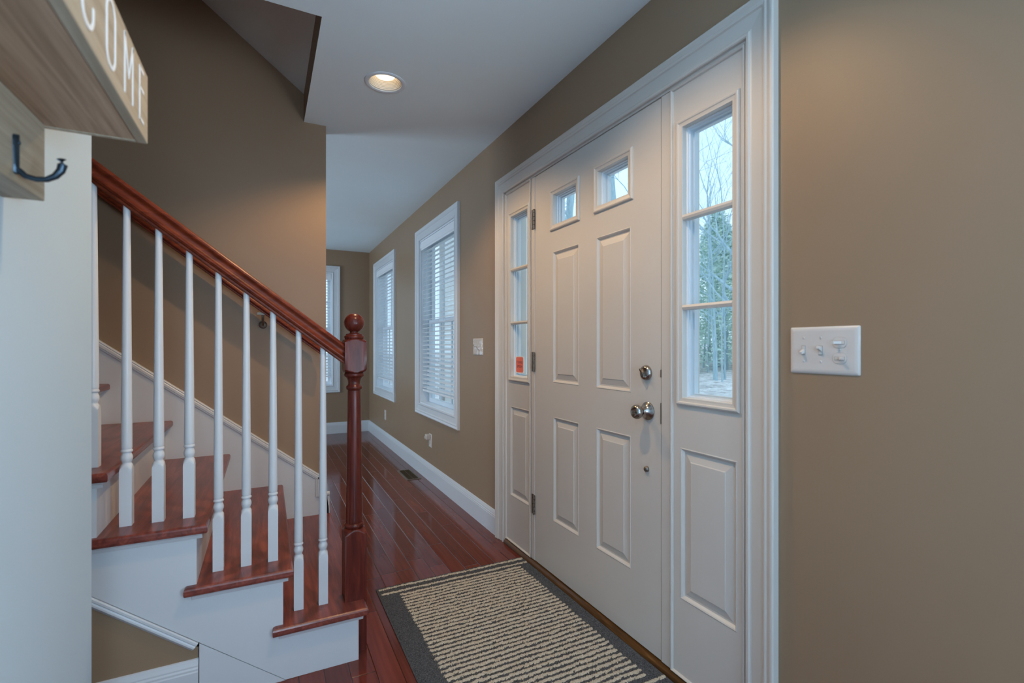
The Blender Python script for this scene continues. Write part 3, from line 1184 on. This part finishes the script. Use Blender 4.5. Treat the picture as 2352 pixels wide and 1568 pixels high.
for s, up in ((-.049, False), (-.005, True)):
    screw(sw, s, .032)
    screw(sw, s, -.029)
    mb = MB()
    mb.box(s - .0052, s + .0052, -.0062, -.005, -.0125, .0125, mi=1)
    mb.box(s - .0040, s + .0040, -.0075, -.005, -.0110, .0110)
    t = 1 if up else -1
    vs = [(s - .0038, -.006, t * -.003), (s + .0038, -.006, t * -.003), (s + .0038, -.006, t * .007), (s - .0038, -.006, t * .007),
          (s - .0034, -.019, t * .0045), (s + .0034, -.019, t * .0045), (s + .0034, -.0175, t * .0110), (s - .0034, -.0175, t * .0110)]
    mb.add(vs, [(0, 1, 2, 3), (4, 5, 6, 7), (0, 1, 5, 4), (1, 2, 6, 5), (2, 3, 7, 6), (3, 0, 4, 7)])
    mb.build('toggle', [M_PLASTIC, M_SLOT], sw, bevel=.0006)
screw(sw, .041, .001)
for z, sgn in ((.0195, -1), (-.0195, 1)):
    s = .041
    mb = MB()
    pts = [(s + x, zz + z) for x, zz in rrect(.034, .028, .012, 6)]
    pts2 = [(s + x, zz + z) for x, zz in rrect(.0325, .0265, .0115, 6)]
    mb.prism(pts, 1, -.0058, -.005, mi=1)
    mb.prism(pts2, 1, -.0066, -.005)
    mb.box(s - .0115, s + .0125, -.0072, -.005, z - .0046, z + .0046, mi=1)
    mb.box(s - .0105, s + .0115, -.0078, -.005, z - .0038, z + .0038)
    vs = [(s - .003, -.007, z - .0036), (s + .006, -.007, z - .0036), (s + .006, -.007, z + .0036), (s - .003, -.007, z + .0036),
          (s + sgn * .010 - .003, -.020, z - .0032), (s + sgn * .010 + .004, -.020, z - .0032), (s + sgn * .010 + .004, -.020, z + .0032), (s + sgn * .010 - .003, -.020, z + .0032)]
    mb.add(vs, [(0, 1, 2, 3), (4, 5, 6, 7), (0, 1, 5, 4), (1, 2, 6, 5), (2, 3, 7, 6), (3, 0, 4, 7)])
    mb.build('combination_toggle', [M_PLASTIC, M_SLOT], sw, bevel=.0006)

# scuffed cover plate between the near window and the door surround
M_SCUFF, _nt, _b = new_mat('scuffed_plate_paint', (0.5, 0.46, 0.42), 0.5)
_v = obj_coords(_nt, (1, 1, 1))
_c = ramp(_nt, noise(_nt, _v, 22, 4, .6, 1.5), [(0.40, (0.50, 0.43, 0.36)), (0.55, (0.52, 0.46, 0.41)), (0.60, (0.75, 0.80, 0.84)), (0.66, (0.62, 0.57, 0.52))])
_nt.links.new(_c, _b.inputs['Base Color'])
pl = thing('cover_plate', 'scuffed beige-white plate between the near window and the door surround', 'wall plate', (WX, 2.990, 1.158), -PI / 2)
plate_mesh(.165, .112).build('plate', M_SCUFF, pl)
mb = MB()
random.seed(3)
pts = [(-.075, -.0062, .012)]
while pts[-1][0] < .03:
    p = pts[-1]
    pts.append((p[0] + .012, -.0062, max(-.025, min(.02, p[2] + random.uniform(-.012, .008)))))
mb.tube(pts, .0011, 5)
M_CRACK, _, _ = new_mat('brown_crack', (0.16, 0.11, 0.07), 0.7)
mb.build('crack', M_CRACK, pl)


def outlet(y, z, label, plugged):
    o = thing('wall_outlet', label, 'outlet', (WX, y, z), -PI / 2)
    plate_mesh(.072, .115).build('plate', M_PLASTIC, o)
    for dz in (.0195, -.0195):
        if plugged and dz > 0:
            continue
        mb = MB().prism([(x, zz + dz) for x, zz in rrect(.034, .028, .012, 6)], 1, -.0075, -.005)
        for sx_ in (-.006, .006):
            mb.box(sx_ - .001, sx_ + .001, -.0078, -.0074, dz - .002, dz + .006, mi=1)
        mb.box(-.002, .002, -.0078, -.0074, dz - .010, dz - .006, mi=1)
        mb.build('socket', [M_PLASTIC, M_DARK], o)
    screw(o, 0, 0)
    return o


outlet(4.045, .348, 'white wall outlet below the near window', True)
ad = thing('plug_in_device', 'small boxy white plug-in unit in the outlet below the near window', 'plug', (WX, 4.055, .372), -PI / 2)
mb = MB().box(-.025, .025, -.040, -.0062, -.014, .030)
mb.build('housing', M_PLASTIC, ad, bevel=.005, seg=3)
mb = MB().box(-.014, .014, -.047, -.0405, -.006, .014)
mb.build('cap', M_PLASTIC, ad, bevel=.003)
outlet(5.81, .345, 'white wall outlet below the far corner window', False)

rg = thing('floor_register', 'brown metal floor vent set in the planks by the baseboard', 'floor vent', (1.152, 4.325, 0))
mb = MB()
rr = []
for i, z in ((0, 0), (0, .002), (.004, .0045), (.018, .005), (.019, .002)):
    rr.append([(-.064 + i, -.184 + i, z), (.064 - i, -.184 + i, z), (.064 - i, .184 - i, z), (-.064 + i, .184 - i, z)])
mb.rings(rr, smooth=False)
mb.build('register_frame', M_REG, rg)
mb = MB()
mb.box(-.0455, .0455, -.1655, .1655, .0003, .0010, mi=1)
for k in range(30):
    y = -.160 + k * .32 / 29
    mb.box(-.0455, .0455, y - .0018, y + .0018, .001, .0038)
mb.box(-.003, .003, -.1655, .1655, .001, .0040)
mb.build('louvers', [M_REGIN, M_DARK], rg)

# ---------------------------------------------------------------- coat rack with carved-look lettering
rk = thing('coat_rack', 'pale wooden welcome shelf rack with black iron hooks on the near left wall', 'coat rack', (LX, .5, 1.40))


def rrel(o):
    o.location = (-LX, -.5, -1.40)
    return o


RY0, RY1 = .430, 1.1086
FX = -.195
zb, zt = 1.538, 1.663
mb = MB().box(FX - .016, FX, RY0, RY1, zb, zt)
rrel(mb.build('front_board', M_PINE, rk, bevel=.0015))
mb = MB().box(LX, FX - .0165, RY0, RY1 - .009, zb + .0015, zt)
rrel(mb.build('shelf_body', M_PINE2, rk, bevel=.001))
mb = MB().box(LX, FX - .0165, RY1 - .0085, RY1, zb, zt)
rrel(mb.build('end_cap', M_PINE, rk, bevel=.001))
mb = MB().box(LX, -.334, RY0, 1.0935, 1.409, zb + .001)
bb = rrel(mb.build('back_board', M_PINE, rk, bevel=.002))


def stroke(mb, pts, w=.0035, close=False):
    """thin painted stroke in the plane x = FX; pts are (y, z)"""
    pts = [Vector((a, b)) for a, b in pts]
    n = len(pts)
    L, R = [], []
    for k in range(n):
        if close:
            t = (pts[(k + 1) % n] - pts[k - 1]).normalized()
        else:
            t = (pts[min(k + 1, n - 1)] - pts[max(k - 1, 0)]).normalized()
        q = Vector((-t.y, t.x)) * w / 2
        L.append(pts[k] + q)
        R.append(pts[k] - q)
    X0, X1 = FX - .0002, FX + .0009
    ring = [[(X0, a.x, a.y), (X1, a.x, a.y), (X1, b.x, b.y), (X0, b.x, b.y)] for a, b in zip(L, R)]
    if close:
        ring.append(ring[0])
        mb.rings(ring, smooth=False)
    else:
        mb.rings(ring, smooth=False, cap0=True, cap1=True)


def arcpts(cy, cz, ry, rz, a0, a1, n=14):
    return [(cy + ry * math.cos(math.radians(a0 + (a1 - a0) * k / n)), cz + rz * math.sin(math.radians(a0 + (a1 - a0) * k / n))) for k in range(n + 1)]


LB, LT = 1.558, 1.652


def letter(ch, y, w=.040):
    # reading direction runs away from the camera (+y), as seen from the hall
    mb = MB()
    h = LT - LB
    a, b = y - w / 2, y + w / 2
    r = w / 2
    S = .0058
    if ch == 'E':
        stroke(mb, [(a, LB), (a, LT)], S)
        for z in (LB + S / 2, (LB + LT) / 2 + .010, LT - S / 2):
            stroke(mb, [(a, z), (b, z)], S)
    elif ch == 'L':
        stroke(mb, [(a, LB), (a, LT)], S)
        stroke(mb, [(a, LB + S / 2), (b, LB + S / 2)], S)
    elif ch == 'O':
        pts = arcpts(y, LT - r, r, r, 0, 180)[:] + arcpts(y, LB + r, r, r, 180, 360)
        stroke(mb, pts, S, True)
    elif ch == 'C':
        pts = [(b, LT - r - .012)] + arcpts(y, LT - r, r, r, 0, 180) + arcpts(y, LB + r, r, r, 180, 360) + [(b, LB + r + .012)]
        stroke(mb, pts, S)
    elif ch == 'M':
        stroke(mb, [(a, LB), (a, LT)], S)
        stroke(mb, [(b, LB), (b, LT)], S)
        stroke(mb, [(a, LT), (y, LB + .035), (b, LT)], S)
    elif ch == 'W':
        stroke(mb, [(a, LT), (a + w * .25, LB), (y, LB + .06), (b - w * .25, LB), (b, LT)], S)
    rrel(mb.build('letter', M_SIGNW, rk))


for ch, y in zip('WELCOME', (.480, .580, .672, .768, .868, .968, 1.058)):
    letter(ch, y, .050 if ch in 'MW' else (.030 if ch in 'EL' else .042))


def hook(y):
    X = -.334
    mb = MB()
    # tear-drop plate
    rr = []
    for z, w in ((1.480, .002), (1.4785, .0068), (1.474, .0088), (1.466, .0085), (1.450, .0066), (1.436, .0056), (1.424, .0052), (1.421, .003)):
        rr.append([(X + .0002, y - w, z), (X + .0030, y - w * .8, z), (X + .0055, y, z), (X + .0030, y + w * .8, z), (X + .0002, y + w, z)])
    mb.rings(rr, smooth=True, cap0=True, cap1=True)
    # arm sweeping out and up
    pts = [(.004, 1.427), (.012, 1.4195), (.024, 1.4165), (.036, 1.4180), (.046, 1.4245), (.0525, 1.434), (.0545, 1.443), (.0530, 1.4515)]
    rad = [.0046, .0042, .0040, .0042, .0048, .0056, .0063, .0058]
    mb.tube([(X + a, y, z) for a, z in pts], rad, 12)
    hk = rrel(mb.build('coat_hook', M_IRON, rk))
    mb = MB().lathe([(0, .0032), (.001, .0028), (.0016, .0005)], (X + .0052, y, 1.468), (1, 0, 0), seg=12)
    s = mb.build('screw', M_IRON, hk)


for y in (.982, .760, .540):
    hook(y)

# ---------------------------------------------------------------- rug
RX0, RX1, RYA, RYB = .470, 1.250, 1.198, 2.345


def make_rug():
    step = .0032
    nx = int((RX1 - RX0) / step) + 1
    ny = int((RYB - RYA) / step) + 1
    xs = np.linspace(RX0, RX1, nx)
    ys = np.linspace(RYA, RYB, ny)
    rng = np.random.default_rng(5)
    X, Y = np.meshgrid(xs, ys)
    # low frequency wander of the tufted rows
    def smooth_noise(scale, amp, seed):
        r = np.random.default_rng(seed)
        g = r.standard_normal((40, 40))
        u = (X - RX0) / scale % 39
        v = (Y - RYA) / scale % 39
        i, j = u.astype(int), v.astype(int)
        fu, fv = u - i, v - j
        fu = fu * fu * (3 - 2 * fu)
        fv = fv * fv * (3 - 2 * fv)
        return amp * ((1 - fu) * (1 - fv) * g[i, j] + fu * (1 - fv) * g[i + 1, j] + (1 - fu) * fv * g[i, j + 1] + fu * fv * g[i + 1, j + 1])
    wob = smooth_noise(.05, .0012, 1) + smooth_noise(.013, .0012, 2)
    Yw = Y + wob
    Xw = X + smooth_noise(.012, .0015, 3)
    pitch = .0258
    inner0, inner1 = .556, 1.191
    top = 2.236
    ph = (top - Yw) / pitch
    s = np.abs(ph - np.round(ph)) * pitch
    band = (s < .0051) & (Xw > inner0) & (Xw < inner1) & (Yw < top + .007) & (Yw > 1.300)
    for yy in (2.321, 2.274, 1.222, 1.269):
        band |= (np.abs(Yw - yy) < .0046) & (Xw > RX0 + .006) & (Xw < RX1 - .006)
    band = band.astype(float)
    base = .0070 + rng.random(X.shape) * .0045 + smooth_noise(.03, .0006, 4)
    Z = base + band * (.0028 + rng.random(X.shape) * .0022)
    edge = np.minimum(np.minimum(X - RX0, RX1 - X), np.minimum(Y - RYA, RYB - Y))
    Z = Z * np.clip(.35 + edge / .006, .35, 1)
    jx = (rng.random(X.shape) - .5) * step * .6
    jy = (rng.random(X.shape) - .5) * step * .6
    V = np.stack([X + jx, Y + jy, Z], -1).reshape(-1, 3)
    idx = np.arange(nx * ny).reshape(ny, nx)
    F = np.stack([idx[:-1, :-1], idx[:-1, 1:], idx[1:, 1:], idx[1:, :-1]], -1).reshape(-1, 4)
    bandf = (band[:-1, :-1] + band[:-1, 1:] + band[1:, 1:] + band[1:, :-1]).reshape(-1) > 1.5
    # skirt down to the floor
    me = bpy.data.meshes.new('rug_pile')
    me.from_pydata(V.tolist(), [], F.tolist())
    me.polygons.foreach_set('material_index', bandf.astype(int).tolist())
    me.polygons.foreach_set('use_smooth', [True] * len(F))
    return me


def yarn(name, c0, c1, c2, rough=0.95):
    m, nt, b = new_mat(name, c1, rough, spec=0.1)
    v = obj_coords(nt)
    f = noise(nt, v, 300, 2, .7)
    c = ramp(nt, f, [(0.3, c0), (0.5, c1), (0.7, c2)])
    nt.links.new(c, b.inputs['Base Color'])
    b.inputs['Sheen Weight'].default_value = 0.15
    bump(nt, b, noise(nt, v, 700, 2), 0.5, 0.003)
    return m


M_RUGD = yarn('charcoal_rug_yarn', (0.014, 0.015, 0.018), (0.058, 0.060, 0.066), (0.165, 0.170, 0.182))
M_RUGL = yarn('cream_rug_yarn', (0.30, 0.26, 0.19), (0.52, 0.45, 0.35), (0.68, 0.60, 0.48))
rug = thing('entry_rug', 'charcoal rug with cream stripes lying in front of the door', 'rug', ((RX0 + RX1) / 2, (RYA + RYB) / 2, 0))
me = make_rug()
me.materials.append(M_RUGD)
me.materials.append(M_RUGL)
me.update()
o = bpy.data.objects.new('pile', me)
COL.objects.link(o)
o.parent = rug
o.location = (-(RX0 + RX1) / 2, -(RYA + RYB) / 2, 0)
mb = MB()
mb.tube([(RX0, RYA, .0035), (RX0, RYB, .0035), (RX1, RYB, .0035), (RX1, RYA, .0035), (RX0, RYA, .0035)], .0034, 8)
mb.box(RX0, RX1, RYA, RYB, .0005, .004)
o = mb.build('bound_edge', M_RUGD, rug)
o.location = (-(RX0 + RX1) / 2, -(RYA + RYB) / 2, 0)

# ---------------------------------------------------------------- outdoors


def mk_ground():
    m, nt, b = new_mat('leaf_litter', (0.4, 0.36, 0.34), 0.95, spec=0.1)
    v = obj_coords(nt)
    c = ramp(nt, noise(nt, v, 2.6, 8, .75, .5), [(0.36, (0.25, 0.25, 0.27)), (0.47, (0.55, 0.53, 0.54)), (0.56, (0.76, 0.75, 0.76)), (0.7, (0.90, 0.91, 0.93))])
    nt.links.new(c, b.inputs['Base Color'])
    bump(nt, b, noise(nt, v, 12, 5), 0.6, 0.05)
    return m


M_GROUND = mk_ground()
M_BARK, _nt, _b = new_mat('hazed_grey_bark', (0.3, 0.34, 0.38), 0.9, spec=0.2)
_c = ramp(_nt, noise(_nt, obj_coords(_nt, (6, 6, 1)), 4, 5), [(0.3, (0.32, 0.46, 0.54)), (0.7, (0.52, 0.66, 0.72))])  # pale blue-grey: outdoor haze and glare painted into the bark colour
_nt.links.new(_c, _b.inputs['Base Color'])
M_NEEDLE, _nt, _b = new_mat('hazed_pine_needles', (0.22, 0.34, 0.28), 0.8, spec=0.2)
_c = ramp(_nt, noise(_nt, obj_coords(_nt), 1.3, 4), [(0.3, (0.50, 0.66, 0.62)), (0.7, (0.70, 0.82, 0.72))])  # foliage green washed out to carry the haze in its colour
_nt.links.new(_c, _b.inputs['Base Color'])

GZ = -.55
mb = MB()
rng = random.Random(11)
N = 40
gv, gf = [], []
for j in range(N + 1):
    for i in range(N + 1):
        x = 1.41 + 75 * (i / N) ** 1.6
        y = -30 + 130 * j / N
        z = GZ + .10 * math.sin(x * .7) * math.cos(y * .5) * min(1, max(0, (x - 5) / 5)) + .035 * max(0, x - 18)
        gv.append((x, y, z))
for j in range(N):
    for i in range(N):
        a = j * (N + 1) + i
        gf.append((a, a + 1, a + N + 2, a + N + 1))
mb.add(gv, gf, smooth=True)
mb.add([(-40, 7.0, GZ), (1.41, 7.0, GZ), (1.41, 90, GZ), (-40, 90, GZ)], [(0, 1, 2, 3)])
struct(mb.build('ground', M_GROUND), 'leaf-strewn ground outside the front door', 'ground')
mb = MB().box(1.415, 2.9, -.6, 7.0, GZ - .05, -.14)
M_PCOL = paint('white_porch_paint', (0.90, 0.92, 0.93), 0.5, 0.01, 0.0)
M_PORCH = paint('porch_boards', (0.74, 0.76, 0.78), 0.6)
struct(mb.build('floor_porch', M_PORCH), 'pale porch floor outside the front wall', 'porch floor')


def grow(mb, p, d, length, r, depth, rng, seg=6, minr=.006, droop=.0):
    n = 4
    pts, rad = [p], [r]
    dd = d.copy()
    for k in range(n):
        dd = (dd + Vector((rng.uniform(-.16, .16), rng.uniform(-.16, .16), rng.uniform(-.05, .12)))).normalized()
        p = p + dd * length / n
        pts.append(p)
        rad.append(r * (1 - .42 * (k + 1) / n))
    mb.tube(pts, rad, seg)
    if depth <= 0:
        return
    kids = rng.choice((2, 3, 3)) if depth > 1 else 3
    for k in range(kids):
        f = rng.choice((2, 3, 4)) if k else 4
        q = pts[f]
        ax = Vector((rng.uniform(-1, 1), rng.uniform(-1, 1), rng.uniform(-.25, .45))).normalized()
        nd = (dd * (1.0 if k else 1.4) + ax * rng.uniform(.7, 1.1)).normalized()
        grow(mb, q, nd, length * rng.uniform(.58, .80), rad[f] * rng.uniform(.55, .78), depth - 1, rng, max(3, seg - 1), minr)


def bare_tree(name, x, y, h, r, seed, label, depth=5, lean=(0, 0), group=None):
    rng = random.Random(seed)
    gz = GZ + .035 * max(0, x - 18) - .12
    t = thing(name, label, 'tree', (x, y, gz), 0, group)
    mb = MB()
    d = Vector((lean[0], lean[1], 1)).normalized()
    n = 5
    pts = [Vector((0, 0, 0))]
    rad = [r * 1.25]
    for k in range(n):
        d = (d + Vector((rng.uniform(-.05, .05), rng.uniform(-.05, .05), 0))).normalized()
        pts.append(pts[-1] + d * h / n)
        rad.append(r * (1 - .45 * (k + 1) / n))
    mb.tube(pts, rad, 9)
    mb.build('trunk', M_BARK, t)
    mb = MB()
    for k in range(7):
        f = min(n, 2 + k // 2)
        az = rng.uniform(0, 2 * PI)
        nd = Vector((math.cos(az) * .75, math.sin(az) * .75, rng.uniform(.35, 1.0))).normalized()
        grow(mb, pts[f], nd, h * rng.uniform(.28, .42), rad[f] * rng.uniform(.45, .7), depth - 2, rng)
    grow(mb, pts[-1], d, h * .4, rad[-1] * .95, depth - 1, rng)
    mb.build('branches', M_BARK, t)
    return t


bare_tree('bare_tree', 11.62, 8.12, 4.6, .13, 21, 'thick forked bare tree at the right edge of the near sidelight', 6, (-.02, .03))
bare_tree('bare_tree', 6.7, 10.35, 6.2, .13, 34, 'bare tree trunk seen through the left door light', 5)
bare_tree('bare_tree', 9.1, 11.0, 6.5, .15, 45, 'forked bare tree seen through the right door light', 5)
rng = random.Random(77)
proto = [bare_tree('bare_tree', 20 + 3 * k, 17 + 3 * k, 7 + k, .055, 60 + k, 'thin bare forest tree standing outside beyond the yard', 5, group='bare trees of the wood outside') for k in range(3)]
for k in range(24):
    d = rng.uniform(23, 50)
    az = math.radians(rng.uniform(24, 80))
    x, y = d * math.sin(az), d * math.cos(az)
    c = copy_tree(proto[k % 3])
    c.location = (x, y, GZ + .035 * max(0, x - 18) - .12)
    c.rotation_euler = (0, 0, rng.uniform(0, 6.28))
    s = rng.uniform(.6, 1.25)
    c.scale = (s, s, s)


def pine(x, y, h, seed):
    rng = random.Random(seed)
    gz = GZ + .035 * max(0, x - 18) - .12
    t = thing('pine_tree', 'green pine standing among the bare trees of the wood outside', 'tree', (x, y, gz), 0, 'pines of the wood outside')
    mb = MB().tube([(0, 0, 0), (0.05, 0, h * .5), (0, 0, h)], [.14, .09, .02], 7)
    mb.build('trunk', M_BARK, t)
    mb = MB()
    vs, fs = [], []
    for k in range(3400):
        f = rng.random() ** .8
        z = h * (.08 + .90 * f)
        rmax = h * .22 * (1 - f) ** .75 + .2
        rr_ = rmax * math.sqrt(rng.random()) * rng.uniform(.6, 1.1)
        a = rng.uniform(0, 2 * PI)
        c = Vector((rr_ * math.cos(a), rr_ * math.sin(a), z - rr_ * .25))
        u = Vector((rng.uniform(-1, 1), rng.uniform(-1, 1), rng.uniform(-.6, .6))).normalized() * rng.uniform(.10, .26)
        w = Vector((rng.uniform(-1, 1), rng.uniform(-1, 1), rng.uniform(-1, 1))).normalized() * rng.uniform(.03, .09)
        n0 = len(vs)
        vs += [c - u, c + w, c + u, c - w]
        fs.append((n0, n0 + 1, n0 + 2, n0 + 3))
    mb.add(vs, fs)
    mb.build('foliage', M_NEEDLE, t)
    return t


pines = [pine(24.5, 20.0, 9.0, 1), pine(30, 26, 11.0, 2)]
for k in range(30):
    d = rng.uniform(28, 46)
    az = math.radians(rng.uniform(26, 78))
    c = copy_tree(pines[k % 2])
    x, y = d * math.sin(az), d * math.cos(az)
    c.location = (x, y, GZ + .035 * max(0, x - 18) - .12)
    c.rotation_euler = (0, 0, rng.uniform(0, 6.28))
    s = rng.uniform(.75, 1.1)
    c.scale = (s * 1.2, s * 1.2, s)


def porch_column(x, y, w, label):
    t = thing('porch_column', label, 'column', (x, y, -.14))
    mb = MB().box(-w / 2, w / 2, -w / 2, w / 2, .12, 2.70)
    mb.build('shaft', M_PCOL, t, bevel=.006)
    mb = MB().box(-w / 2 - .02, w / 2 + .02, -w / 2 - .02, w / 2 + .02, 0, .12)
    mb.build('plinth', M_PCOL, t, bevel=.008)


porch_column(1.745, 3.15, .30, 'broad white porch post seen through the stickered sidelight')
porch_column(1.98, 5.55, .20, 'slim white porch post outside the near blinded window')
